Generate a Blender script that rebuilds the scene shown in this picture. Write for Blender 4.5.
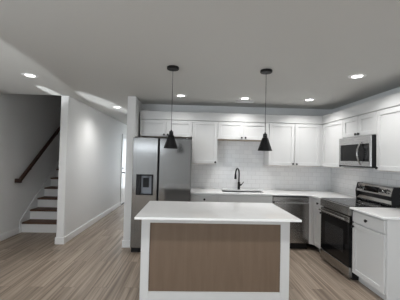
import bpy, bmesh, math, random
from mathutils import Vector, Matrix

random.seed(4)
S = bpy.context.scene
for o in list(bpy.data.objects):
    bpy.data.objects.remove(o)
COL = S.collection

# ------------------------------------------------------------------ camera
CAM_Y, CAM_H, FPX = -5.165, 1.4875, 275.5
YAW, PITCH, ROLL = 0.0331, 0.0271, 0.0243
cam_data = bpy.data.cameras.new('camera')
cam_data.sensor_width = 36.0
cam_data.lens = 36.0 * FPX / 400.0
cam_data.clip_start = 0.02
cam = bpy.data.objects.new('camera', cam_data)
COL.objects.link(cam)
r0 = Vector((math.cos(YAW), -math.sin(YAW), 0))
f0 = Vector((math.sin(YAW), math.cos(YAW), 0))
zh = Vector((0, 0, 1))
fwd = math.cos(PITCH) * f0 + math.sin(PITCH) * zh
up0 = -math.sin(PITCH) * f0 + math.cos(PITCH) * zh
rt = math.cos(ROLL) * r0 + math.sin(ROLL) * up0
up = math.cos(ROLL) * up0 - math.sin(ROLL) * r0
M = Matrix((rt, up, -fwd)).transposed().to_4x4()
M.translation = (0, CAM_Y, CAM_H)
cam.matrix_world = M
S.camera = cam

# ------------------------------------------------------------------ world, light, exposure
S.view_settings.view_transform = 'Standard'
S.view_settings.look = 'None'
S.view_settings.gamma = 1.0
S.view_settings.use_curve_mapping = False
S.view_settings.exposure = 0.0
SKY = 8.2
DOWNLIGHT_W = 3.8
SPREAD = 136.0
w = bpy.data.worlds.new('sky')
S.world = w
w.use_nodes = True
bg = w.node_tree.nodes['Background']
bg.inputs['Color'].default_value = (0.85, 0.93, 1.0, 1)
bg.inputs['Strength'].default_value = SKY


def portal(name, loc, rot, sx, sy):
    d = bpy.data.lights.new(name, 'AREA')
    d.shape = 'RECTANGLE'
    d.size, d.size_y = sx, sy
    d.cycles.is_portal = True
    o = bpy.data.objects.new(name, d)
    o.location = loc
    o.rotation_euler = rot
    COL.objects.link(o)



def glint(src, tgt, half_v, half_h, watts, blend):
    """low sun thrown up onto the ceiling by bright things outside the windows"""
    d = bpy.data.lights.new('sun_glint', 'SPOT')
    d.spot_size = 2 * math.atan(half_v)
    d.spot_blend = blend
    d.shadow_soft_size = 0.01
    d.energy = watts
    d.color = (0.93, 0.97, 1.0)
    o = bpy.data.objects.new('sun_glint', d)
    z = (Vector(src) - Vector(tgt)).normalized()
    x = Vector((0, 0, 1)).cross(z).normalized()
    m = Matrix((x, z.cross(x), z)).transposed().to_4x4()
    m.translation = src
    o.matrix_world = m @ Matrix.Diagonal((half_h / half_v, 1, 1, 1))
    COL.objects.link(o)


glint((-3.00, -8.6, 0.30), (-1.63, 0.10, 2.465), 0.032, 0.023, 6500, 0.5)
glint((-2.00, -8.6, 0.30), (-2.23, -0.80, 2.465), 0.014, 0.0115, 7000, 0.4)
glint((-1.70, -8.6, 0.30), (-2.27, -2.70, 2.465), 0.125, 0.105, 1300, 0.35)

BACKY = -9.2          # wall behind the viewer, with the daylight windows
HALL_END = 5.2
WIN = [(-2.78, -1.20, 1.76, 2.06), (1.55, 2.50, 0.60, 2.15)]
for i, (a, b, c, d) in enumerate(WIN):
    portal('daylight_portal', ((a + b) / 2, BACKY - 0.06, (c + d) / 2), (math.radians(90), 0, math.radians(180)), b - a, d - c)
LWIN = (-8.6, -4.6, 0.45, 2.15)   # window in the left wall, beside and behind the viewer
portal('daylight_portal', (-3.16 - 0.06, (LWIN[0] + LWIN[1]) / 2, (LWIN[2] + LWIN[3]) / 2), (0, math.radians(-90), 0), LWIN[3] - LWIN[2], LWIN[1] - LWIN[0])
HWIN = (-1.9, -1.2, 0.25, 2.1)
portal('daylight_portal', ((HWIN[0] + HWIN[1]) / 2, HALL_END + 0.06, (HWIN[2] + HWIN[3]) / 2), (math.radians(-90), 0, math.radians(180)), HWIN[1] - HWIN[0], HWIN[3] - HWIN[2])


# ------------------------------------------------------------------ materials
def newmat(name):
    m = bpy.data.materials.new(name)
    m.use_nodes = True
    nt = m.node_tree
    return m, nt, nt.nodes['Principled BSDF']


def flat(name, col, rough=0.5, metal=0.0, noise=0.0, scale=30, bump=0.0, spec=None, aniso=None):
    m, nt, p = newmat(name)
    p.inputs['Roughness'].default_value = rough
    p.inputs['Metallic'].default_value = metal
    if spec is not None:
        p.inputs['Specular IOR Level'].default_value = spec
    tc = nt.nodes.new('ShaderNodeTexCoord')
    n = nt.nodes.new('ShaderNodeTexNoise')
    n.inputs['Scale'].default_value = scale
    n.inputs['Detail'].default_value = 4
    nt.links.new(tc.outputs['Object'], n.inputs['Vector'])
    mx = nt.nodes.new('ShaderNodeMixRGB')
    mx.inputs[1].default_value = tuple(c * (1 - noise) for c in col) + (1,)
    mx.inputs[2].default_value = tuple(min(1, c * (1 + noise)) for c in col) + (1,)
    nt.links.new(n.outputs['Fac'], mx.inputs[0])
    nt.links.new(mx.outputs[0], p.inputs['Base Color'])
    if bump:
        b = nt.nodes.new('ShaderNodeBump')
        b.inputs['Strength'].default_value = bump
        b.inputs['Distance'].default_value = 0.01
        nt.links.new(n.outputs['Fac'], b.inputs['Height'])
        nt.links.new(b.outputs[0], p.inputs['Normal'])
    return m


def steel(name, col, rough, along='X', streak=0.10):
    """brushed stainless: fine streaks along one axis vary colour and gloss"""
    m, nt, p = newmat(name)
    p.inputs['Metallic'].default_value = 1.0
    tc = nt.nodes.new('ShaderNodeTexCoord')
    mp = nt.nodes.new('ShaderNodeMapping')
    mp.inputs['Scale'].default_value = {'X': (1, 90, 90), 'Z': (90, 90, 1), 'Y': (90, 1, 90)}[along]
    n = nt.nodes.new('ShaderNodeTexNoise')
    n.inputs['Scale'].default_value = 3
    n.inputs['Detail'].default_value = 3
    nt.links.new(tc.outputs['Object'], mp.inputs[0])
    nt.links.new(mp.outputs[0], n.inputs['Vector'])
    cr = nt.nodes.new('ShaderNodeMixRGB')
    cr.inputs[1].default_value = tuple(c * (1 - streak) for c in col) + (1,)
    cr.inputs[2].default_value = tuple(min(1, c * (1 + streak)) for c in col) + (1,)
    nt.links.new(n.outputs['Fac'], cr.inputs[0])
    nt.links.new(cr.outputs[0], p.inputs['Base Color'])
    mr = nt.nodes.new('ShaderNodeMapRange')
    mr.inputs['To Min'].default_value = rough * 0.8
    mr.inputs['To Max'].default_value = rough * 1.2
    nt.links.new(n.outputs['Fac'], mr.inputs[0])
    nt.links.new(mr.outputs[0], p.inputs['Roughness'])
    return m


def wood(name, c1, c2, rough, axis='Z', scale=6, bump=0.05):
    m, nt, p = newmat(name)
    p.inputs['Roughness'].default_value = rough
    tc = nt.nodes.new('ShaderNodeTexCoord')
    mp = nt.nodes.new('ShaderNodeMapping')
    mp.inputs['Scale'].default_value = {'Z': (9, 9, 0.7), 'X': (0.7, 9, 9), 'Y': (9, 0.7, 9)}[axis]
    n = nt.nodes.new('ShaderNodeTexNoise')
    n.inputs['Scale'].default_value = scale
    n.inputs['Detail'].default_value = 6
    n.inputs['Distortion'].default_value = 0.6
    nt.links.new(tc.outputs['Object'], mp.inputs[0])
    nt.links.new(mp.outputs[0], n.inputs['Vector'])
    r = nt.nodes.new('ShaderNodeValToRGB')
    r.color_ramp.elements[0].position = 0.3
    r.color_ramp.elements[0].color = c1 + (1,)
    r.color_ramp.elements[1].position = 0.7
    r.color_ramp.elements[1].color = c2 + (1,)
    nt.links.new(n.outputs['Fac'], r.inputs[0])
    nt.links.new(r.outputs[0], p.inputs['Base Color'])
    b = nt.nodes.new('ShaderNodeBump')
    b.inputs['Strength'].default_value = bump
    b.inputs['Distance'].default_value = 0.003
    nt.links.new(n.outputs['Fac'], b.inputs['Height'])
    nt.links.new(b.outputs[0], p.inputs['Normal'])
    return m


def plank_floor():
    m, nt, p = newmat('plank_floor')
    L = nt.links
    tc = nt.nodes.new('ShaderNodeTexCoord')
    rot = nt.nodes.new('ShaderNodeMapping')
    rot.inputs['Rotation'].default_value = (0, 0, math.radians(90))
    L.new(tc.outputs['Object'], rot.inputs[0])

    def brick(c1, c2, mortar):
        b = nt.nodes.new('ShaderNodeTexBrick')
        b.offset = 0.37
        b.offset_frequency = 2
        b.inputs['Scale'].default_value = 1.0
        b.inputs['Brick Width'].default_value = 1.22
        b.inputs['Row Height'].default_value = 0.178
        b.inputs['Mortar Size'].default_value = 0.0016
        b.inputs['Mortar Smooth'].default_value = 0.1
        b.inputs['Color1'].default_value = c1
        b.inputs['Color2'].default_value = c2
        b.inputs['Mortar'].default_value = mortar
        L.new(rot.outputs[0], b.inputs['Vector'])
        return b
    b = brick((0, 0, 0, 1), (1, 1, 1, 1), (0.5, 0.5, 0.5, 1))
    # grain: noise stretched along the plank, shifted from plank to plank
    mp = nt.nodes.new('ShaderNodeMapping')
    mp.inputs['Scale'].default_value = (12, 0.34, 1)
    L.new(tc.outputs['Object'], mp.inputs[0])
    add = nt.nodes.new('ShaderNodeVectorMath')
    add.operation = 'MULTIPLY_ADD'
    L.new(b.outputs['Color'], add.inputs[0])
    add.inputs[1].default_value = (7.0, 13.0, 3.0)
    L.new(mp.outputs[0], add.inputs[2])
    n = nt.nodes.new('ShaderNodeTexNoise')
    n.inputs['Scale'].default_value = 2.2
    n.inputs['Detail'].default_value = 7
    n.inputs['Distortion'].default_value = 0.8
    L.new(add.outputs[0], n.inputs['Vector'])
    r = nt.nodes.new('ShaderNodeValToRGB')
    r.color_ramp.elements[0].position = 0.33
    r.color_ramp.elements[0].color = FLOOR_DARK
    r.color_ramp.elements[1].position = 0.68
    r.color_ramp.elements[1].color = FLOOR_LIGHT
    L.new(n.outputs['Fac'], r.inputs[0])
    # each plank a little lighter or darker
    hs = nt.nodes.new('ShaderNodeHueSaturation')
    mr = nt.nodes.new('ShaderNodeMapRange')
    mr.inputs['To Min'].default_value = 0.88
    mr.inputs['To Max'].default_value = 1.12
    L.new(b.outputs['Color'], mr.inputs[0])
    L.new(mr.outputs[0], hs.inputs['Value'])
    L.new(r.outputs[0], hs.inputs['Color'])
    seam = nt.nodes.new('ShaderNodeMixRGB')
    L.new(b.outputs['Fac'], seam.inputs[0])
    L.new(hs.outputs[0], seam.inputs[1])
    seam.inputs[2].default_value = (0.12, 0.09, 0.07, 1)
    L.new(seam.outputs[0], p.inputs['Base Color'])
    p.inputs['Roughness'].default_value = 0.42
    p.inputs['Specular IOR Level'].default_value = 0.35
    bp = nt.nodes.new('ShaderNodeBump')
    bp.inputs['Strength'].default_value = 0.06
    bp.inputs['Distance'].default_value = 0.004
    L.new(n.outputs['Fac'], bp.inputs['Height'])
    L.new(bp.outputs[0], p.inputs['Normal'])
    return m


def tile_mat():
    """glossy hand-made white subway tile; object coordinates, works on both walls"""
    m, nt, p = newmat('subway_tile')
    L = nt.links
    tc = nt.nodes.new('ShaderNodeTexCoord')
    sp = nt.nodes.new('ShaderNodeSeparateXYZ')
    L.new(tc.outputs['Object'], sp.inputs[0])
    ad = nt.nodes.new('ShaderNodeMath')
    ad.operation = 'SUBTRACT'
    L.new(sp.outputs['X'], ad.inputs[0])
    L.new(sp.outputs['Y'], ad.inputs[1])
    cb = nt.nodes.new('ShaderNodeCombineXYZ')
    L.new(ad.outputs[0], cb.inputs['X'])
    L.new(sp.outputs['Z'], cb.inputs['Y'])
    b = nt.nodes.new('ShaderNodeTexBrick')
    b.inputs['Scale'].default_value = 1.0
    b.inputs['Brick Width'].default_value = 0.155
    b.inputs['Row Height'].default_value = 0.0785
    b.inputs['Mortar Size'].default_value = 0.0026
    b.inputs['Mortar Smooth'].default_value = 0.3
    b.inputs['Color1'].default_value = (0.80, 0.80, 0.80, 1)
    b.inputs['Color2'].default_value = (0.74, 0.74, 0.745, 1)
    b.inputs['Mortar'].default_value = (0.62, 0.615, 0.61, 1)
    L.new(cb.outputs[0], b.inputs['Vector'])
    L.new(b.outputs['Color'], p.inputs['Base Color'])
    p.inputs['Roughness'].default_value = 0.18
    n = nt.nodes.new('ShaderNodeTexNoise')
    n.inputs['Scale'].default_value = 26
    n.inputs['Detail'].default_value = 2
    L.new(tc.outputs['Object'], n.inputs['Vector'])
    mm = nt.nodes.new('ShaderNodeMath')
    mm.operation = 'MULTIPLY_ADD'
    L.new(b.outputs['Fac'], mm.inputs[0])
    mm.inputs[1].default_value = -0.8
    L.new(n.outputs['Fac'], mm.inputs[2])
    bp = nt.nodes.new('ShaderNodeBump')
    bp.inputs['Strength'].default_value = 0.35
    bp.inputs['Distance'].default_value = 0.004
    L.new(mm.outputs[0], bp.inputs['Height'])
    L.new(bp.outputs[0], p.inputs['Normal'])
    return m


def emit(name, col, strength):
    m, nt, p = newmat(name)
    p.inputs['Base Color'].default_value = (0.9, 0.9, 0.9, 1)
    p.inputs['Emission Color'].default_value = col + (1,)
    p.inputs['Emission Strength'].default_value = strength
    return m


FLOOR_DARK = (0.165, 0.125, 0.095, 1)
FLOOR_LIGHT = (0.40, 0.325, 0.258, 1)
WALL = flat('wall_paint', (0.80, 0.80, 0.795), 0.6, noise=0.01, scale=60, bump=0.02)
STAIRWALL = WALL
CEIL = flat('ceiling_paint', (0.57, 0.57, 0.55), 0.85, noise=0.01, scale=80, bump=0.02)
TRIM = flat('white_trim_paint', (0.83, 0.83, 0.83), 0.35, noise=0.01)
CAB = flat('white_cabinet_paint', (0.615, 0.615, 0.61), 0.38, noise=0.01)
MAPLE = wood('maple_underside', (0.42, 0.32, 0.23), (0.52, 0.41, 0.30), 0.5, 'X')
QUARTZ = flat('white_quartz', (0.90, 0.90, 0.895), 0.04, noise=0.02, scale=9)
FLOORM = plank_floor()
TILE = tile_mat()
PANEL = wood('brown_veneer', (0.140, 0.095, 0.063), (0.165, 0.113, 0.076), 0.6, 'Z', scale=3, bump=0.01)
TREAD = wood('dark_stained_oak', (0.075, 0.036, 0.022), (0.13, 0.064, 0.038), 0.6, 'X')
RAILM = wood('dark_stained_rail', (0.030, 0.014, 0.010), (0.055, 0.026, 0.017), 0.3, 'Y')
BLACK = flat('matte_black', (0.006, 0.006, 0.0065), 0.45, noise=0.05, spec=0.3)
BLACKP = flat('black_plastic', (0.010, 0.010, 0.011), 0.4, noise=0.05, spec=0.25)
GLASS = flat('black_glass', (0.006, 0.006, 0.0065), 0.07, noise=0.0, spec=0.14)
COOK = flat('cooktop_glass', (0.02, 0.02, 0.021), 0.12, noise=0.1, spec=0.2)
STEEL = steel('brushed_stainless', (0.25, 0.247, 0.243), 0.13, 'X')
STEELY = steel('brushed_stainless_side', (0.36, 0.352, 0.34), 0.24, 'Y')
STEELM = steel('microwave_stainless', (0.46, 0.455, 0.45), 0.27, 'Y', 0.05)
DARKSTEEL = steel('dark_stainless', (0.40, 0.39, 0.38), 0.24, 'X', 0.03)
SINKM = steel('sink_steel', (0.20, 0.20, 0.20), 0.3, 'X', 0.03)
OVENW = flat('oven_window_glass', (0.024, 0.024, 0.025), 0.12, spec=0.3)
CHROME = steel('polished_steel', (0.62, 0.62, 0.62), 0.15, 'Z', 0.03)
GREYCASE = flat('grey_enamel', (0.10, 0.10, 0.105), 0.45, noise=0.05)
GREYPL = flat('grey_plastic', (0.28, 0.30, 0.34), 0.35, noise=0.05)
LENS = emit('lamp_lens', (1.0, 0.98, 0.95), 8.0)
DARKSLOT = flat('dark_slot', (0.05, 0.05, 0.05), 0.8)
PANE = flat('window_glass', (1, 1, 1), 0.0)
PANE.node_tree.nodes['Principled BSDF'].inputs['Transmission Weight'].default_value = 1.0


# ------------------------------------------------------------------ mesh helpers
class B:
    def __init__(s):
        s.bm = bmesh.new()

    def box(s, x0, x1, y0, y1, z0, z1, bev=0.0, seg=1):
        x0, x1 = min(x0, x1), max(x0, x1)
        y0, y1 = min(y0, y1), max(y0, y1)
        z0, z1 = min(z0, z1), max(z0, z1)
        t = bmesh.new()
        bmesh.ops.create_cube(t, size=1.0)
        for v in t.verts:
            v.co = Vector(((x0 + x1) / 2 + v.co.x * (x1 - x0), (y0 + y1) / 2 + v.co.y * (y1 - y0), (z0 + z1) / 2 + v.co.z * (z1 - z0)))
        if bev:
            bev = min(bev, 0.45 * min(x1 - x0, y1 - y0, z1 - z0))
            bmesh.ops.bevel(t, geom=t.edges[:], offset=bev, segments=seg, affect='EDGES', profile=0.5)
        s.add(t)
        return s

    def add(s, t):
        me = bpy.data.meshes.new('tmp')
        t.to_mesh(me)
        t.free()
        s.bm.from_mesh(me)
        bpy.data.meshes.remove(me)

    def lathe(s, c, prof, axis='Z', n=32, cap=True):
        """prof: list of (radius, height) along axis from c"""
        t = bmesh.new()
        rings = []
        for r, h in prof:
            ring = []
            for i in range(n):
                a = 2 * math.pi * i / n
                u, v = r * math.cos(a), r * math.sin(a)
                p = {'Z': (u, v, h), 'Y': (u, h, v), 'X': (h, u, v)}[axis]
                ring.append(t.verts.new(Vector(c) + Vector(p)))
            rings.append(ring)
        for a, b in zip(rings, rings[1:]):
            for i in range(n):
                t.faces.new((a[i], a[(i + 1) % n], b[(i + 1) % n], b[i]))
        if cap:
            t.faces.new(rings[0])
            t.faces.new(rings[-1])
        bmesh.ops.recalc_face_normals(t, faces=t.faces[:])
        s.add(t)
        return s

    def tube(s, pts, r, n=12):
        """round tube through pts; r may be a list"""
        t = bmesh.new()
        pts = [Vector(p) for p in pts]
        rs = r if isinstance(r, (list, tuple)) else [r] * len(pts)
        rings = []
        ref = None
        for i, p in enumerate(pts):
            d = (pts[min(i + 1, len(pts) - 1)] - pts[max(i - 1, 0)]).normalized()
            if ref is None:
                ref = d.orthogonal().normalized()
            a = (ref - d * ref.dot(d)).normalized()
            ref = a
            b = d.cross(a)
            rings.append([t.verts.new(p + rs[i] * (a * math.cos(2 * math.pi * k / n) + b * math.sin(2 * math.pi * k / n))) for k in range(n)])
        for a, b in zip(rings, rings[1:]):
            for i in range(n):
                t.faces.new((a[i], a[(i + 1) % n], b[(i + 1) % n], b[i]))
        t.faces.new(rings[0])
        t.faces.new(rings[-1])
        bmesh.ops.recalc_face_normals(t, faces=t.faces[:])
        s.add(t)
        return s

    def prism(s, poly, lo, hi, axis='X', bev=0.0):
        """poly in the two other axes (cyclic order kept), extruded along axis"""
        t = bmesh.new()

        def P(a, b, h):
            return {'X': (h, a, b), 'Y': (a, h, b), 'Z': (a, b, h)}[axis]
        v0 = [t.verts.new(P(a, b, lo)) for a, b in poly]
        v1 = [t.verts.new(P(a, b, hi)) for a, b in poly]
        n = len(poly)
        t.faces.new(v0)
        t.faces.new(v1)
        for i in range(n):
            t.faces.new((v0[i], v0[(i + 1) % n], v1[(i + 1) % n], v1[i]))
        bmesh.ops.recalc_face_normals(t, faces=t.faces[:])
        if bev:
            bmesh.ops.bevel(t, geom=t.edges[:], offset=bev, segments=2, affect='EDGES', profile=0.5)
        s.add(t)
        return s

    def obj(s, name, mat, parent=None, smooth=False, label=None):
        off = Vector((0, 0, 0))
        p = parent
        while p is not None:
            off += p.location
            p = p.parent
        for v in s.bm.verts:
            v.co -= off
        me = bpy.data.meshes.new(name)
        s.bm.to_mesh(me)
        s.bm.free()
        me.materials.append(mat)
        if smooth:
            for f in me.polygons:
                f.use_smooth = True
            try:
                me.set_sharp_from_angle(angle=math.radians(35))
            except Exception:
                pass
        o = bpy.data.objects.new(name, me)
        COL.objects.link(o)
        if parent:
            o.parent = parent
        if label:
            o['label'] = label
        return o


def tag(o, label, cat, group=None):
    o['label'] = label
    o['category'] = cat
    if group:
        o['group'] = group
    return o


def thing(name, label, cat, loc, group=None):
    o = bpy.data.objects.new(name, None)
    o.empty_display_size = 0.1
    o.location = loc
    COL.objects.link(o)
    return tag(o, label, cat, group)


def struct(o, label=None):
    o['kind'] = 'structure'
    if label:
        o['label'] = label
    return o


def copy_thing(r, loc, label):
    c = r.copy()
    COL.objects.link(c)
    c.location = loc
    c['label'] = label
    for ch in list(r.children):
        k = ch.copy()
        COL.objects.link(k)
        k.parent = c
        for g in list(ch.children):
            q = g.copy()
            COL.objects.link(q)
            q.parent = k
    return c


# ------------------------------------------------------------------ the room
ZC = 2.465
XL, XR = -3.16, 2.68                 # left wall (stairs), right wall (range)
PX0, PX1, PY = -2.19, -2.065, -0.50  # partition between stairs and hall
HX0, HX1, HY = -1.06, -0.927, -0.62  # wall end beside the refrigerator
UPZ = 5.0

struct(B().box(XL - 0.15, XR + 0.15, BACKY - 0.2, HALL_END + 0.2, -0.12, 0).obj('floor', FLOORM), 'light greige wood-look plank floor running towards the back wall')
# ceiling slab leaves the stairwell open
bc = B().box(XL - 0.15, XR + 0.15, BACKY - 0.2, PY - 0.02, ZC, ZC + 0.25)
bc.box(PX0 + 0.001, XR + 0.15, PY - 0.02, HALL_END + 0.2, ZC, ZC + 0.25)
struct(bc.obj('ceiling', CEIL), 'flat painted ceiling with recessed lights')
bl = B().box(XL - 0.12, XL, BACKY - 0.12, LWIN[0], 0, UPZ).box(XL - 0.12, XL, LWIN[1], HALL_END + 0.12, 0, UPZ)
bl.box(XL - 0.12, XL, LWIN[0], LWIN[1], 0, LWIN[2]).box(XL - 0.12, XL, LWIN[0], LWIN[1], LWIN[3], UPZ)
struct(bl.obj('wall_left', WALL), 'grey painted wall beside the stairs')
struct(B().box(XR, XR + 0.12, BACKY - 0.12, 0.12, 0, ZC).obj('wall_right', WALL), 'wall behind the range and right-hand cabinets')
struct(B().box(HX1, XR, 0, 0.12, 0, ZC).obj('wall_back', WALL), 'wall behind the sink cabinets')
struct(B().box(PX0, PX1, PY, HALL_END, 0, UPZ, 0.003).obj('wall_stair', WALL), 'white partition wall between stairs and hallway')
struct(B().box(HX0, HX1, HY, HALL_END, 0, ZC, 0.003).obj('wall_hall', WALL), 'wall end standing left of the refrigerator')


def holed_wall(name, y0, y1, x0, x1, z1, holes, label):
    b = B()
    xs = x0
    for (a, c, lo, hi) in holes:
        b.box(xs, a, y0, y1, 0, z1)
        b.box(a, c, y0, y1, 0, lo)
        b.box(a, c, y0, y1, hi, z1)
        xs = c
    b.box(xs, x1, y0, y1, 0, z1)
    return struct(b.obj(name, WALL), label)


holed_wall('wall_front', BACKY - 0.12, BACKY, XL, XR, ZC, WIN, 'wall with daylight windows opposite the kitchen')
holed_wall('wall_end', HALL_END, HALL_END + 0.12, PX1, HX0, ZC, [HWIN], 'end wall of the hallway')
struct(B().box(XL, PX0, HALL_END, HALL_END + 0.12, 0, UPZ).obj('wall_landing', WALL), 'far wall of the stairwell')
struct(B().box(XL - 0.12, PX1, PY - 0.13, HALL_END + 0.12, UPZ, UPZ + 0.1).obj('ceiling_stairwell', CEIL), 'ceiling over the stairwell')
struct(B().box(XL, PX1, PY - 0.13, PY - 0.02, ZC + 0.25, UPZ).obj('wall_upper', WALL), 'upper stairwell wall above the ceiling')


def window(i, x0, x1, z0, z1, y):
    b = B()
    t = 0.05
    b.box(x0, x0 + t, y - 0.05, y + 0.05, z0, z1)
    b.box(x1 - t, x1, y - 0.05, y + 0.05, z0, z1)
    b.box(x0, x1, y - 0.05, y + 0.05, z0, z0 + t)
    b.box(x0, x1, y - 0.05, y + 0.05, z1 - t, z1)
    if z1 - z0 > 0.5:
        xm = (x0 + x1) / 2
        b.box(xm - 0.03, xm + 0.03, y - 0.03, y + 0.03, z0 + t, z1 - t)
    struct(b.obj('window_%d' % i, TRIM))


for i, (a, b_, c, d) in enumerate(WIN):
    window(i + 1, a, b_, c, d, BACKY - 0.06)
window(3, HWIN[0], HWIN[1], HWIN[2], HWIN[3], HALL_END + 0.06)

b = B()
ym = (LWIN[0] + LWIN[1]) / 2
for y0, y1, z0, z1 in ((LWIN[0], LWIN[0] + 0.05, LWIN[2], LWIN[3]), (LWIN[1] - 0.05, LWIN[1], LWIN[2], LWIN[3]), (ym - 0.03, ym + 0.03, LWIN[2] + 0.05, LWIN[3] - 0.05),
                       (LWIN[0] + 0.05, LWIN[1] - 0.05, LWIN[2], LWIN[2] + 0.05), (LWIN[0] + 0.05, LWIN[1] - 0.05, LWIN[3] - 0.05, LWIN[3])):
    b.box(XL - 0.11, XL - 0.01, y0, y1, z0, z1)
struct(b.obj('window_4', TRIM))

# skirting
BH, BT = 0.115, 0.014


def base(name, segs, label):
    b = B()
    for x0, x1, y0, y1 in segs:
        b.box(x0, x1, y0, y1, 0, BH, 0.004)
    struct(b.obj(name, TRIM), label)


SY = 0.165           # first stair riser
base('baseboard_left', [(XL, XL + BT, BACKY, SY - 0.02)], 'white baseboard on the wall beside the stairs')
base('baseboard_stair', [(PX1, PX1 + BT, PY, 3.12), (PX1, PX1 + BT, 4.2, HALL_END), (PX0 - BT, PX1 + BT, PY - BT, PY), (PX0 - BT, PX0, PY, SY - 0.002)], 'white baseboard around the partition wall')
base('baseboard_hall', [(HX0 - BT, HX0, HY, HALL_END), (HX0 - BT, HX1, HY - BT, HY)], 'white baseboard around the wall end by the refrigerator')
base('baseboard_right', [(XR - BT, XR, BACKY, -2.40)], 'white baseboard on the right wall')

# hallway door in the left side of the hall
D0, D1 = 3.22, 4.10
b = B()
b.box(PX1, PX1 + 0.022, D0 - 0.09, D0, 0, 2.13, 0.003)
b.box(PX1, PX1 + 0.022, D1, D1 + 0.09, 0, 2.13, 0.003)
b.box(PX1, PX1 + 0.026, D0 - 0.10, D1 + 0.10, 2.04, 2.14, 0.003)
struct(b.obj('trim_1', TRIM), 'white casing around the hallway door')
b = B()
b.box(PX1, PX1 + 0.010, D0, D1, 0.035, 2.04)
for y0, y1 in ((D0 + 0.11, (D0 + D1) / 2 - 0.05), ((D0 + D1) / 2 + 0.05, D1 - 0.11)):
    for z0, z1 in ((0.24, 0.86), (1.04, 1.90)):
        b.box(PX1 + 0.010, PX1 + 0.016, y0, y1, z0, z1, 0.004)
door = struct(b.obj('door_1', TRIM), 'white panel door in the hallway')
b = B().lathe((PX1 + 0.010, D0 + 0.07, 0.97), [(0.03, 0), (0.03, 0.008), (0.012, 0.01), (0.012, 0.035), (0.028, 0.04), (0.03, 0.055), (0.02, 0.068)], 'X', 20)
b.obj('door_knob', BLACK, door, True)
b = B().lathe((PX1 + 0.010, D0 + 0.07, 1.10), [(0.028, 0), (0.028, 0.012), (0.02, 0.018)], 'X', 20)
b.obj('deadbolt', BLACK, door, True)
B().box(PX1, PX1 + 0.03, D0, D1, 0.0, 0.034, 0.003).obj('door_sweep', BLACKP, door)

# ------------------------------------------------------------------ stairs
RISE, RUN, NS = 0.19, 0.252, 13
st = thing('staircase', 'straight staircase with dark wood treads and white risers', 'stairs', ((XL + PX0) / 2, SY, 0))
XA, XB = XL + 0.022, PX0 - 0.002
for k in range(NS):
    y = SY + RUN * k
    B().box(XA, XB, y, y + 0.02, RISE * k, RISE * (k + 1) - 0.03).obj('riser', TRIM, st)
    B().box(XA, XB, y - 0.028, y + RUN + 0.02, RISE * (k + 1) - 0.03, RISE * (k + 1), 0.010, 3).obj('tread', TREAD, st)
sl = RISE / RUN
ya, yb = SY - 0.06, SY + RUN * NS
za = lambda y: RISE + (y - SY) * sl
B().prism([(ya, 0), (ya, za(ya) + 0.09), (yb, za(yb) + 0.09), (yb, za(yb) - 0.45), (SY + 0.5, 0)], XL + 0.002, XL + 0.02, 'X').obj('skirt_board', TRIM, st)

# handrail on the left wall
R0, R1, Z0 = -0.075, 3.05, 0.985
zr = lambda y: Z0 + (y - R0) * 0.765
hr = thing('handrail', 'dark brown wooden handrail sloping up the wall beside the stairs', 'handrail', (XL + 0.07, R0, Z0))
hx = XL + 0.085
rw, rh = 0.027, 0.038
b = B()
b.prism([(R0, zr(R0) - rh), (R0, zr(R0) + rh), (R1, zr(R1) + rh), (R1, zr(R1) - rh)], hx - rw, hx + rw, 'X', 0.012)
b.box(XL + 0.002, hx + rw * 0.9, R0 - 0.012, R0 + 0.045, zr(R0) - rh + 0.002, zr(R0) + rh + 0.004, 0.010, 2)
b.obj('rail', RAILM, hr, True)
for y in (R0 + 0.35, R0 + 1.35, R0 + 2.4):
    B().tube([(XL + 0.002, y, zr(y) - 0.10), (XL + 0.05, y, zr(y) - 0.10), (hx, y, zr(y) - 0.07), (hx, y, zr(y) - rh)], 0.007).lathe((XL + 0.001, y, zr(y) - 0.10), [(0.028, 0), (0.028, 0.006), (0.01, 0.01)], 'X', 16).obj('bracket', BLACK, hr, True)


# ------------------------------------------------------------------ cabinets
class Run:
    """a cabinet run: s along the wall, d out from the wall"""
    def __init__(s, side):
        s.side = side

    def box(s, b, s0, s1, d0, d1, z0, z1, bev=0.0):
        if s.side == 'back':
            b.box(s0, s1, -d1, -d0, z0, z1, bev)
        else:
            b.box(XR - d1, XR - d0, -s1, -s0, z0, z1, bev)

    def pt(s, a, d, z):
        return (a, -d, z) if s.side == 'back' else (XR - d, -a, z)

    def knob(s, a, d, z, parent):
        k = -1
        pr = [(0.008, 0), (0.008, 0.012 * k), (0.016, 0.014 * k), (0.018, 0.020 * k), (0.016, 0.027 * k)]
        B().lathe(s.pt(a, d, z), pr, 'Y' if s.side == 'back' else 'X', 16).obj('knob', BLACK, parent, True)

    def shaker(s, name, root, s0, s1, d, z0, z1, rail=0.057, knob=None, slab=False):
        g = 0.005
        s0, s1, z0, z1 = s0 + g, s1 - g, z0 + g, z1 - g
        b = B()
        if slab:
            s.box(b, s0, s1, d, d + 0.019, z0, z1, 0.0025)
        else:
            s.box(b, s0, s0 + rail, d, d + 0.019, z0, z1, 0.0015)
            s.box(b, s1 - rail, s1, d, d + 0.019, z0, z1, 0.0015)
            s.box(b, s0 + rail, s1 - rail, d, d + 0.019, z1 - rail, z1, 0.0015)
            s.box(b, s0 + rail, s1 - rail, d, d + 0.019, z0, z0 + rail, 0.0015)
            s.box(b, s0 + rail - 0.004, s1 - rail + 0.004, d, d + 0.007, z0 + rail - 0.004, z1 - rail + 0.004)
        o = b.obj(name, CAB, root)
        if knob:
            s.knob(knob[0], d + 0.019, knob[1], o)
        return o


BK, RT = Run('back'), Run('right')
ZUB, ZUT, ZF = 1.376, 2.128, 2.279
UD = 0.33           # wall cabinet depth behind the doors


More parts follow.
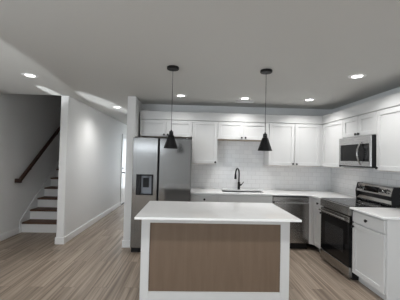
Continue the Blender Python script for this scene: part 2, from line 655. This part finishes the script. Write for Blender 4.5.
def upper(run, name, label, s0, s1, z0, doors):
    root = thing(name, label, 'cabinet', run.pt((s0 + s1) / 2, 0.0, z0))
    b = B()
    run.box(b, s0 + 0.0005, s1 - 0.0005, 0.001, UD, z0 + 0.004, ZUT + 0.004)
    b.obj('carcass', CAB, root)
    b = B()
    run.box(b, s0 + 0.012, s1 - 0.012, 0.012, UD - 0.02, z0, z0 + 0.004)
    b.obj('underside', MAPLE, root, label='bare maple underside')
    n = len(doors)
    for i, kn in enumerate(doors):
        a, c = s0 + (s1 - s0) * i / n, s0 + (s1 - s0) * (i + 1) / n
        ks = None
        if kn:
            ks = (a + 0.033 if kn == 'L' else c - 0.033, z0 + 0.036)
        run.shaker('door', root, a, c, UD + 0.001, z0 + 0.001, ZUT, knob=ks)
    return root


XF, XS, XK, XC, XU = -0.896, 0.013, 0.464, 1.376, 2.295
upper(BK, 'wall_cabinet', 'short white two-door cabinet over the refrigerator', XF, XS, 1.835, ['R', 'L'])
upper(BK, 'wall_cabinet', 'tall narrow white single-door cabinet right of the refrigerator', XS, XK, ZUB, ['R'])
upper(BK, 'wall_cabinet', 'short white two-door cabinet above the sink', XK, XC, 1.815, ['R', 'L'])
upper(BK, 'wall_cabinet', 'wide white two-door wall cabinet between the sink and the corner', XC, XU, ZUB, ['R', 'L'])
upper(RT, 'wall_cabinet', 'white single-door wall cabinet in the corner left of the microwave', 0.352, 1.010, ZUB, ['R'])
upper(RT, 'wall_cabinet', 'short white two-door cabinet above the microwave', 1.010, 1.773, 1.832, ['R', 'L'])
upper(RT, 'wall_cabinet', 'tall white wall cabinet right of the microwave, cut by the photo edge', 1.773, 2.345, ZUB, ['L'])
b = B()
BK.box(b, XU + 0.0005, XR - 0.331, 0.001, UD + 0.019, ZUB + 0.004, ZUT)
tag(b.obj('corner_filler', CAB), 'white filler strip in the corner between the wall cabinets', 'filler strip')

b = B()
BK.box(b, XF, XR - 0.352, UD - 0.03, UD + 0.022, ZUT + 0.006, ZF, 0.003)
RT.box(b, UD - 0.03, 2.345, UD - 0.03, UD + 0.022, ZUT + 0.006, ZF, 0.003)
# returns to the wall so the fascia is a real frame on top of the boxes
BK.box(b, XF, XF + 0.02, 0.002, UD - 0.03, ZUT + 0.006, ZF)
RT.box(b, 2.325, 2.345, 0.002, UD - 0.03, ZUT + 0.006, ZF)
tag(b.obj('cabinet_fascia', CAB), 'white fascia board running along the tops of all wall cabinets', 'trim board')

# base cabinets
BD, ZB = 0.624, 0.892


def basecab(run, name, label, s0, s1, cols, depth=BD, endpanel=False, hollow=False):
    root = thing(name, label, 'cabinet', run.pt((s0 + s1) / 2, 0.0, 0))
    b = B()
    if hollow:
        run.box(b, s0 + 0.0005, s0 + 0.0185, 0.001, depth, 0.105, ZB)
        run.box(b, s1 - 0.0185, s1 - 0.0005, 0.001, depth, 0.105, ZB)
        run.box(b, s0 + 0.0185, s1 - 0.0185, 0.001, 0.010, 0.105, ZB)
        run.box(b, s0 + 0.0185, s1 - 0.0185, depth - 0.018, depth, 0.105, ZB)
        run.box(b, s0 + 0.0185, s1 - 0.0185, 0.010, depth - 0.018, 0.105, 0.123)
    else:
        run.box(b, s0 + 0.0005, s1 - 0.0005, 0.001, depth, 0.105, ZB)
    b.obj('carcass', CAB, root)
    b = B()
    run.box(b, s0 + 0.0005, s1 - (0.02 if endpanel else 0.0005), 0.01, depth - 0.07, 0.0, 0.105)
    b.obj('toe_kick', CAB, root)
    if endpanel:
        b = B()
        run.box(b, s1 - 0.0004, s1 + 0.016, 0.001, depth, 0.0, ZB, 0.002)
        b.obj('end_panel', CAB, root)
    for c in cols:
        c(run, root)
    return root


def drawer(s0, s1, knob=True, z0=0.735, z1=0.876):
    def f(run, root):
        run.shaker('drawer', root, s0, s1, BD + 0.001, z0, z1, knob=((s0 + s1) / 2, (z0 + z1) / 2) if knob else None, slab=True)
    return f


def cdoor(s0, s1, k, z0=0.108, z1=0.728):
    def f(run, root):
        ks = None
        if k:
            ks = (s0 + 0.035 if k == 'L' else s1 - 0.035, z1 - 0.045)
        run.shaker('door', root, s0, s1, BD + 0.001, z0, z1, knob=ks)
    return f


basecab(BK, 'base_cabinet', 'white drawer base cabinet right of the refrigerator', 0.016, 0.464, [drawer(0.016, 0.464), cdoor(0.016, 0.464, 'R')])
basecab(BK, 'base_cabinet', 'white sink base cabinet with a blank front panel', 0.464, 1.371, [drawer(0.464, 1.371, False), cdoor(0.464, 0.9175, 'R'), cdoor(0.9175, 1.371, 'L')], hollow=True)
basecab(RT, 'base_cabinet', 'narrow white base cabinet in the corner between dishwasher and range', 0.70, 1.001, [drawer(0.70, 1.001), cdoor(0.70, 1.001, 'R')])
basecab(RT, 'base_cabinet', 'white base cabinet with drawer and door right of the range', 1.768, 2.338, [drawer(1.768, 2.338), cdoor(1.768, 2.338, 'L')], endpanel=True)
b = B()
b.box(1.985, 2.055, -0.643, -0.575, 0.105, ZB, 0.002)
b.box(2.025, 2.055, -0.699, -0.640, 0.105, ZB, 0.002)
tag(b.obj('corner_filler', CAB), 'white corner filler between the dishwasher and the narrow cabinet', 'filler strip')

# worktops
ZT = 0.915
SX0, SX1, SYB, SYF = 0.56, 1.27, -0.135, -0.50
b = B()
ed = 0.003
b.box(0.016, SX0, -0.668, -0.012, ZB + 0.001, ZT, ed)
b.box(SX0, SX1, SYB, -0.012, ZB + 0.001, ZT)
b.box(SX0, SX1, -0.668, SYF, ZB + 0.001, ZT)
b.box(SX1, XR - 0.012, -0.668, -0.012, ZB + 0.001, ZT, ed)
# rounded inside corner then the short leg to the range
arc = [(1.999 - 0.07 + 0.07 * math.sin(t), -0.668 - 0.07 + 0.07 * math.cos(t)) for t in [i * math.pi / 2 / 8 for i in range(9)]]
b.prism([(XR - 0.012, -0.668), ] + arc + [(1.999, -1.002), (XR - 0.012, -1.002)], ZB + 0.001, ZT, 'Z')
tag(b.obj('worktop', QUARTZ), 'white quartz worktop around the sink and corner', 'worktop')
tag(B().box(1.999, XR - 0.012, -2.372, -1.768, ZB + 0.001, ZT, ed).obj('worktop', QUARTZ), 'white quartz worktop piece right of the range', 'worktop')

# backsplash
b = B()
b.box(0.016, XK, -0.010, -0.0005, ZT - 0.001, ZUB + 0.003)
b.box(XK, XC, -0.010, -0.0005, ZT - 0.001, 1.818)
b.box(XC, XR - 0.0105, -0.010, -0.0005, ZT - 0.001, ZUB + 0.003)
b.box(XR - 0.010, XR - 0.0005, -2.345, -0.0005, ZT - 0.001, ZUB + 0.003)
tag(b.obj('backsplash', TILE), 'white glossy subway tile backsplash between worktop and wall cabinets', 'backsplash')

# sink
sk = thing('kitchen_sink', 'undermount stainless sink set in the back worktop', 'sink', ((SX0 + SX1) / 2, (SYB + SYF) / 2, 0.70))
b = B()
zb0 = 0.70
b.box(SX0, SX1, SYF, SYB, zb0, zb0 + 0.004)
b.box(SX0 - 0.004, SX0 + 0.002, SYF, SYB, zb0, ZB)
b.box(SX1 - 0.002, SX1 + 0.004, SYF, SYB, zb0, ZB)
b.box(SX0, SX1, SYB - 0.002, SYB + 0.004, zb0, ZB)
b.box(SX0, SX1, SYF - 0.004, SYF + 0.002, zb0, ZB)
b.obj('basin', SINKM, sk)
B().lathe(((SX0 + SX1) / 2, (SYB + SYF) / 2, zb0 + 0.004), [(0.045, 0), (0.045, 0.003), (0.03, 0.004), (0.02, 0.001)], 'Z', 24).obj('drain', CHROME, sk, True)

# faucet
fx, fy = 0.903, -0.085
fc = thing('kitchen_faucet', 'matte black gooseneck pull-down faucet behind the sink', 'faucet', (fx, fy, ZT))
B().lathe((fx, fy, ZT), [(0.030, 0), (0.030, 0.006), (0.024, 0.010), (0.023, 0.13), (0.018, 0.14)], 'Z', 24).obj('body', BLACK, fc, True)
hd = Vector((-0.092, -0.16, 0))
L = hd.length
pts = [(fx, fy, ZT + 0.12), (fx, fy, ZT + 0.20), (fx, fy, ZT + 0.285)]
for i in range(1, 13):
    a = math.pi * i / 12
    q = Vector((fx, fy, ZT + 0.285)) + hd * (0.5 - 0.5 * math.cos(a)) + Vector((0, 0, math.sin(a) * 0.102))
    pts.append(tuple(q))
e = Vector(pts[-1])
B().tube(pts, 0.0135).obj('spout', BLACK, fc, True)
B().lathe(tuple(e), [(0.014, 0.012), (0.017, -0.005), (0.021, -0.06), (0.021, -0.078), (0.014, -0.084)], 'Z', 20).obj('spray_head', BLACK, fc, True)
b = B().tube([(fx + 0.02, fy, ZT + 0.085), (fx + 0.045, fy - 0.004, ZT + 0.085)], 0.017)
b.tube([(fx + 0.040, fy - 0.004, ZT + 0.085), (fx + 0.055, fy - 0.01, ZT + 0.10), (fx + 0.085, fy - 0.02, ZT + 0.145)], [0.010, 0.008, 0.006])
b.obj('lever_handle', BLACK, fc, True)

# ------------------------------------------------------------------ dishwasher
dw = thing('dishwasher', 'stainless steel dishwasher under the worktop beside the sink', 'dishwasher', (1.678, -0.02, 0))
DX0, DX1 = 1.3745, 1.982
B().box(DX0, DX1, -0.60, -0.02, 0.10, 0.872).obj('tub', GREYCASE, dw)
B().box(DX0 + 0.003, DX1 - 0.003, -0.648, -0.600, 0.115, 0.772, 0.004, 2).obj('door', DARKSTEEL, dw)
B().box(DX0 + 0.003, DX1 - 0.003, -0.640, -0.600, 0.79, 0.868, 0.003).obj('control_panel', DARKSTEEL, dw)
b = B().box(DX0 + 0.02, DX1 - 0.02, -0.685, -0.668, 0.762, 0.788, 0.007, 2)
for x in (DX0 + 0.05, DX1 - 0.05):
    b.box(x - 0.012, x + 0.012, -0.67, -0.640, 0.766, 0.784)
b.obj('handle', STEELM, dw)
B().box(DX0 + 0.003, DX1 - 0.003, -0.575, -0.55, 0.0, 0.112).obj('kick_plate', BLACKP, dw)

# ------------------------------------------------------------------ refrigerator
FX0, FX1, FYF, FZ = -0.898, 0.009, -0.858, 1.775
fr = thing('refrigerator', 'stainless side-by-side refrigerator with an ice and water dispenser', 'refrigerator', ((FX0 + FX1) / 2, -0.4, 0))
B().box(FX0 + 0.004, FX1 - 0.004, -0.785, -0.03, 0.012, FZ - 0.012, 0.004).obj('case', GREYCASE, fr)
GX = -0.500
DXL, DXR, DZ0, DZ1 = -0.832, -0.576, 0.885, 1.205
# left door with a real opening for the dispenser
b = B()
y0, y1 = FYF, -0.790
x0, x1 = FX0, GX - 0.012
z0, z1 = 0.075, FZ
b.box(x0, DXL, y0, y1, z0, z1, 0.006, 2)
b.box(DXR, x1, y0, y1, z0, z1, 0.006, 2)
b.box(DXL - 0.007, DXR + 0.007, y0, y1, DZ1, z1)
b.box(DXL - 0.007, DXR + 0.007, y0, y1, z0, DZ0)
dl = b.obj('door', STEEL, fr)
B().box(GX + 0.012, FX1, y0, y1, z0, z1, 0.008, 2).obj('door', STEEL, fr)
b = B()
b.box(x1 + 0.001, x1 + 0.005, y0 + 0.020, y1, z0, z1)
b.box(GX + 0.007, GX + 0.011, y0 + 0.020, y1, z0, z1)
b.box(x1 + 0.005, GX + 0.007, y1 - 0.012, y1, z0, z1)
b.obj('grip_channel', BLACKP, fr, label='black recessed grip channel between the doors')
b = B()
t = 0.012
b.box(DXL, DXR, y0 - 0.003, y1, DZ1 - 0.022, DZ1)
b.box(DXL, DXR, y0 - 0.003, y1, DZ0, DZ0 + 0.016)
b.box(DXL, DXL + 0.062, y0 - 0.003, y1, DZ0, DZ1)
b.box(DXR - 0.022, DXR, y0 - 0.003, y1, DZ0, DZ1)
dp = b.obj('dispenser', BLACKP, dl, label='black framed water and ice dispenser')
B().box(DXL + 0.062, DXR - 0.022, y1 - 0.012, y1, DZ0 + 0.016, DZ1 - 0.022).obj('dispenser_niche', GREYPL, dl)
B().box(-0.735, -0.645, y1 - 0.030, y1 - 0.013, 1.00, 1.15, 0.004).obj('dispenser_paddle', BLACKP, dl)
B().box(-0.738, -0.655, y0 + 0.010, y1 - 0.014, 1.155, 1.181, 0.006).obj('dispenser_spout', GREYPL, dl)
B().box(FX0 + 0.01, FX1 - 0.01, -0.835, -0.785, 0.0, 0.068, 0.004).obj('grille', BLACKP, fr)
for x in (FX0 + 0.06, FX1 - 0.06):
    B().box(x - 0.045, x + 0.045, -0.83, -0.72, FZ - 0.011, FZ + 0.014, 0.006).obj('hinge_cover', GREYCASE, fr)

# ------------------------------------------------------------------ range
RY0, RY1 = -1.0045, -1.7645
rg = thing('range', 'freestanding stainless electric range with black oven door and glass cooktop', 'stove', (2.34, (RY0 + RY1) / 2, 0))
B().box(2.045, XR - 0.03, RY1, RY0, 0.03, 0.902).obj('case', BLACKP, rg)
B().box(2.012, 2.60, RY1, RY0, 0.903, 0.921, 0.004).obj('cooktop', COOK, rg)
B().box(1.992, 2.044, RY1, RY0, 0.802, 0.917, 0.006, 2).obj('front_panel', STEELY, rg)
od = B().box(2.004, 2.044, RY1 + 0.003, RY0 - 0.003, 0.165, 0.786, 0.004).obj('oven_door', GLASS, rg)
B().box(1.999, 2.006, RY1 + 0.004, RY0 - 0.004, 0.715, 0.785, 0.002).obj('door_strip', STEELY, od)
B().box(2.0025, 2.006, RY1 + 0.14, RY0 - 0.14, 0.30, 0.60).obj('oven_window', OVENW, od)
b = B().tube([(1.955, RY1 + 0.05, 0.752), (1.955, RY0 - 0.05, 0.752)], 0.012)
for y in (RY1 + 0.08, RY0 - 0.08):
    b.tube([(1.955, y, 0.752), (2.002, y, 0.752)], 0.009)
b.obj('handle', STEELY, od, True)
B().box(2.000, 2.044, RY1 + 0.003, RY0 - 0.003, 0.035, 0.160, 0.004).obj('drawer', STEELY, rg)
B().box(2.06, 2.55, RY1 + 0.02, RY0 - 0.02, 0.0, 0.03).obj('foot_base', BLACKP, rg)
for (cx, cy, rr) in ((2.16, -1.19, 0.105), (2.16, -1.57, 0.085), (2.41, -1.19, 0.075), (2.41, -1.57, 0.105)):
    B().lathe((cx, cy, 0.9205), [(rr - 0.003, 0), (rr - 0.003, 0.0008), (rr, 0.0008), (rr, 0)], 'Z', 40, cap=False).obj('burner_ring', GREYPL, rg)
# backguard: stainless lower lip, dark recess, tilted control console
b = B()
b.prism([(2.548, 0.944), (2.570, 0.992), (2.65, 0.992), (2.65, 0.944)], RY1 + 0.012, RY0 - 0.012, 'Y', 0.003)
b.obj('backguard_lip', STEELY, rg)
B().box(2.60, 2.655, RY1 + 0.006, RY0 - 0.006, 0.9215, 1.15).obj('backguard_recess', BLACKP, rg)
b = B()
b.prism([(2.542, 1.046), (2.572, 1.158), (2.60, 1.166), (2.65, 1.166), (2.65, 1.04)], RY1 + 0.012, RY0 - 0.012, 'Y', 0.003)
cs = b.obj('control_console', STEELY, rg)
for y in (RY0 - 0.011, RY1 - 0.001):
    B().prism([(2.548, 0.9215), (2.538, 1.055), (2.57, 1.170), (2.656, 1.170), (2.656, 0.9215)], y, y + 0.012, 'Y', 0.002).obj('end_cap', BLACKP, rg)
slope = Vector((0.030, 0, 0.112)).normalized()
nrm = Vector((-0.112, 0, 0.030)).normalized()
cmid = Vector((2.557, 0, 1.102))


def on_console(y0_, y1_, h, thick, bld):
    q = [cmid - slope * h, cmid + slope * h, cmid + slope * h + nrm * thick, cmid - slope * h + nrm * thick]
    bld.prism([(v.x, v.z) for v in q], y0_, y1_, 'Y')


b = B()
on_console(-1.505, -1.195, 0.038, 0.002, b)
b.obj('display', GLASS, cs)
for y in (-1.075, -1.145, -1.555, -1.665):
    t = B()
    c = Vector((0, 0, 0))
    t.lathe((0, 0, 0), [(0.030, 0.0), (0.030, 0.003), (0.027, 0.004), (0.025, 0.026)], 'Z', 24, cap=False)
    g = B().lathe((0, 0, 0), [(0.0245, 0.004), (0.0245, 0.027), (0.021, 0.030)], 'Z', 24)
    mt = Matrix((slope, Vector((0, 1, 0)), nrm)).transposed().to_4x4()
    for v in list(t.bm.verts) + list(g.bm.verts):
        v.co = mt @ v.co + cmid + Vector((0, y, 0)) + nrm * 0.0005
    t.obj('knob_ring', CHROME, cs, True)
    g.obj('knob', BLACK, cs, True)

# ------------------------------------------------------------------ microwave
MX, MZ0, MZ1 = 2.269, 1.412, 1.829
MY0, MY1 = -1.016, -1.768
mw = thing('microwave', 'stainless over-the-range microwave with black glass door and curved handle', 'microwave', (2.48, -1.39, MZ0))
B().box(MX + 0.0125, XR - 0.012, MY1 + 0.001, MY0 - 0.001, MZ0, MZ1, 0.003).obj('case', BLACKP, mw)
b = B()
gz0, gz1, gy0, gy1 = 1.488, 1.722, -1.055, -1.728
b.box(MX, MX + 0.012, MY1, MY0, gz1, MZ1 - 0.002, 0.003)
b.box(MX, MX + 0.012, MY1, MY0, MZ0 + 0.012, gz0, 0.003)
b.box(MX, MX + 0.012, MY0, gy0, gz0 - 0.003, gz1 + 0.003, 0.002)
b.box(MX, MX + 0.012, gy1, MY1, gz0 - 0.003, gz1 + 0.003, 0.002)
md = b.obj('door', STEELM, mw)
B().box(MX + 0.003, MX + 0.0115, gy1, gy0, gz0 - 0.002, gz1 + 0.002).obj('glass', GLASS, md)
B().box(2.29, 2.60, MY1 + 0.01, MY0 - 0.01, MZ0 - 0.006, MZ0 + 0.011).obj('vent_grille', BLACKP, mw)
pts = []
for i in range(15):
    a = i / 14
    pts.append((MX - 0.004 - 0.050 * math.sin(math.pi * a), -1.562, 1.44 + 0.305 * a))
B().tube(pts, 0.012, 12).obj('handle', STEELY, md, True)
b = B()
for zz in (1.53, 1.56, 1.59, 1.62):
    for yy in (-1.63, -1.66, -1.69):
        b.box(MX + 0.002, MX + 0.0032, yy - 0.009, yy + 0.009, zz - 0.006, zz + 0.006)
b.box(MX + 0.002, MX + 0.0032, -1.705, -1.615, 1.66, 1.695)
b.obj('keypad', OVENW, md)

# ------------------------------------------------------------------ island
IX0, IX1, IY0, IY1 = -0.513, 1.076, -2.555, -1.582
ib = thing('kitchen_island', 'white framed island base with a brown wood back panel', 'island', (0.28, -1.98, 0))
JX0, JX1, JY0, JY1 = -0.478, 1.035, -2.353, -1.622
P0, P1, Q0, Q1 = -0.393, 0.943, 0.130, 0.818
B().box(JX0 + 0.012, JX1 - 0.012, JY0 + 0.03, JY1, 0.0, ZB).obj('carcass', CAB, ib)
for x0_, x1_ in ((JX0, P0), (P1, JX1)):
    B().box(x0_, x1_, JY0, JY0 + 0.09, 0, ZB, 0.002).obj('corner_post', CAB, ib)
B().box(P0, P1, JY0 + 0.001, JY0 + 0.04, Q1, ZB, 0.0015).obj('top_rail', CAB, ib)
B().box(P0, P1, JY0 + 0.001, JY0 + 0.04, 0, Q0, 0.0015).obj('bottom_rail', CAB, ib)
B().box(P0, P1, JY0 + 0.014, JY0 + 0.032, Q0, Q1).obj('back_panel', PANEL, ib, label='brown wood veneer panel')
tag(B().box(IX0, IX1, IY0, IY1, ZB + 0.001, ZT, 0.004, 2).obj('worktop', QUARTZ), 'glossy white quartz worktop on the island', 'worktop')


# ------------------------------------------------------------------ pendants
def make_pendant(loc, label):
    r = thing('pendant_lamp', label, 'lamp', loc, 'pendants over the island')
    x, y, z = loc

    def L_(prof, name, smooth=True, n=40, cap=True):
        return B().lathe((x, y, z), prof, 'Z', n, cap).obj(name, BLACK, r, smooth)
    L_([(0.064, 0.0), (0.066, -0.004), (0.066, -0.022), (0.061, -0.028), (0.006, -0.030)], 'canopy')
    L_([(0.0026, -0.02), (0.0026, -0.70)], 'cord', n=10)
    zt = 1.766 - z
    L_([(0.007, zt + 0.012), (0.010, zt), (0.022, zt - 0.004), (0.023, zt - 0.042), (0.030, zt - 0.046)], 'socket_cap')
    zb = 1.578 - z
    L_([(0.020, zt - 0.043), (0.032, zt - 0.050), (0.079, zb), (0.0775, zb), (0.030, zt - 0.054), (0.012, zt - 0.056)], 'shade')
    B().lathe((x, y, z), [(0.012, zb + 0.085), (0.013, zb + 0.06), (0.022, zb + 0.045), (0.026, zb + 0.028), (0.018, zb + 0.010), (0.004, zb + 0.004)], 'Z', 20).obj('bulb', GREYPL, r, True)
    return r



p1 = make_pendant((-0.217, -2.180, ZC - 0.0005), 'black cone pendant lamp hanging in front of the refrigerator')
copy_thing(p1, (0.808, -2.180, ZC - 0.0005), 'black cone pendant lamp hanging right of the faucet')


# ------------------------------------------------------------------ recessed ceiling lights
DL = [(-0.18, -0.80, 'recessed ceiling light above the refrigerator side, beside the left pendant cord'),
      (0.855, -0.75, 'recessed ceiling light next to the ceiling vent'),
      (1.891, -0.80, 'recessed ceiling light nearest the back right corner above the two-door cabinet'),
      (1.885, -2.09, 'large-looking recessed ceiling light above the range, furthest right'),
      (-2.036, -1.67, 'recessed ceiling light before the stairs, furthest left in the photo'),
      (-1.512, 0.43, 'recessed ceiling light at the hallway entrance'),
      (-0.75, -3.85, 'unseen ceiling light added in front to brighten the island, left of the viewer'),  # this row is added out of view to lift the island top
      (0.28, -3.85, 'unseen ceiling light added in front to brighten the island, straight ahead of the viewer'),
      (1.3, -3.85, 'unseen ceiling light added in front to brighten the island, right of the viewer'),
      (-1.56, 4.45, 'unseen ceiling light added to brighten the far end of the hallway'),  # out-of-view lamp added to make the hallway brighter
      (-1.6, -6.4, 'unseen ceiling light added as fill in the room behind, left'),  # this pair is added behind the viewer as extra room light
      (1.4, -6.4, 'unseen ceiling light added as fill in the room behind, right')]


def make_downlight(loc, label):
    r = thing('recessed_light', label, 'ceiling light', loc, 'recessed ceiling lights')
    x, y, z = loc
    B().lathe(loc, [(0.057, 0), (0.057, -0.003), (0.066, -0.009), (0.092, -0.005), (0.096, 0)], 'Z', 40, cap=False).obj('trim_ring', TRIM, r, True)
    B().lathe(loc, [(0.0568, -0.0005), (0.0565, -0.0025), (0.03, -0.0035), (0.002, -0.004)], 'Z', 40).obj('lens', LENS, r, True)
    return r


first = None
ld = bpy.data.lights.new('downlight_beam', 'AREA')
ld.shape = 'DISK'
ld.size = 0.11
ld.spread = math.radians(SPREAD)
ld.energy = DOWNLIGHT_W
ld.color = (1.0, 0.992, 0.978)
for x, y, lab in DL:
    loc = (x, y, ZC - 0.0005)
    if first is None:
        first = make_downlight(loc, lab)
        r = first
    else:
        r = copy_thing(first, loc, lab)
    lo = bpy.data.objects.new('beam', ld)
    lo.location = (0, 0, -0.008)
    lo.parent = r
    COL.objects.link(lo)

# ceiling vent
vt = thing('ceiling_vent', 'white slotted air vent in the ceiling over the sink', 'vent', (0.90, -0.50, ZC))
b = B()
vx0, vx1, vy0, vy1 = 0.745, 1.055, -0.565, -0.43
zz = ZC - 0.0005
b.box(vx0, vx1, vy0, vy0 + 0.018, zz - 0.007, zz)
b.box(vx0, vx1, vy1 - 0.018, vy1, zz - 0.007, zz)
b.box(vx0, vx0 + 0.018, vy0, vy1, zz - 0.007, zz)
b.box(vx1 - 0.018, vx1, vy0, vy1, zz - 0.007, zz)
b.obj('frame', TRIM, vt)
B().box(vx0 + 0.018, vx1 - 0.018, vy0 + 0.018, vy1 - 0.018, zz - 0.0015, zz).obj('duct_opening', DARKSLOT, vt)
b = B()
for i in range(5):
    y = vy0 + 0.028 + i * 0.0195
    b.box(vx0 + 0.018, vx1 - 0.018, y, y + 0.006, zz - 0.008, zz - 0.0018)
b.obj('louvres', TRIM, vt)
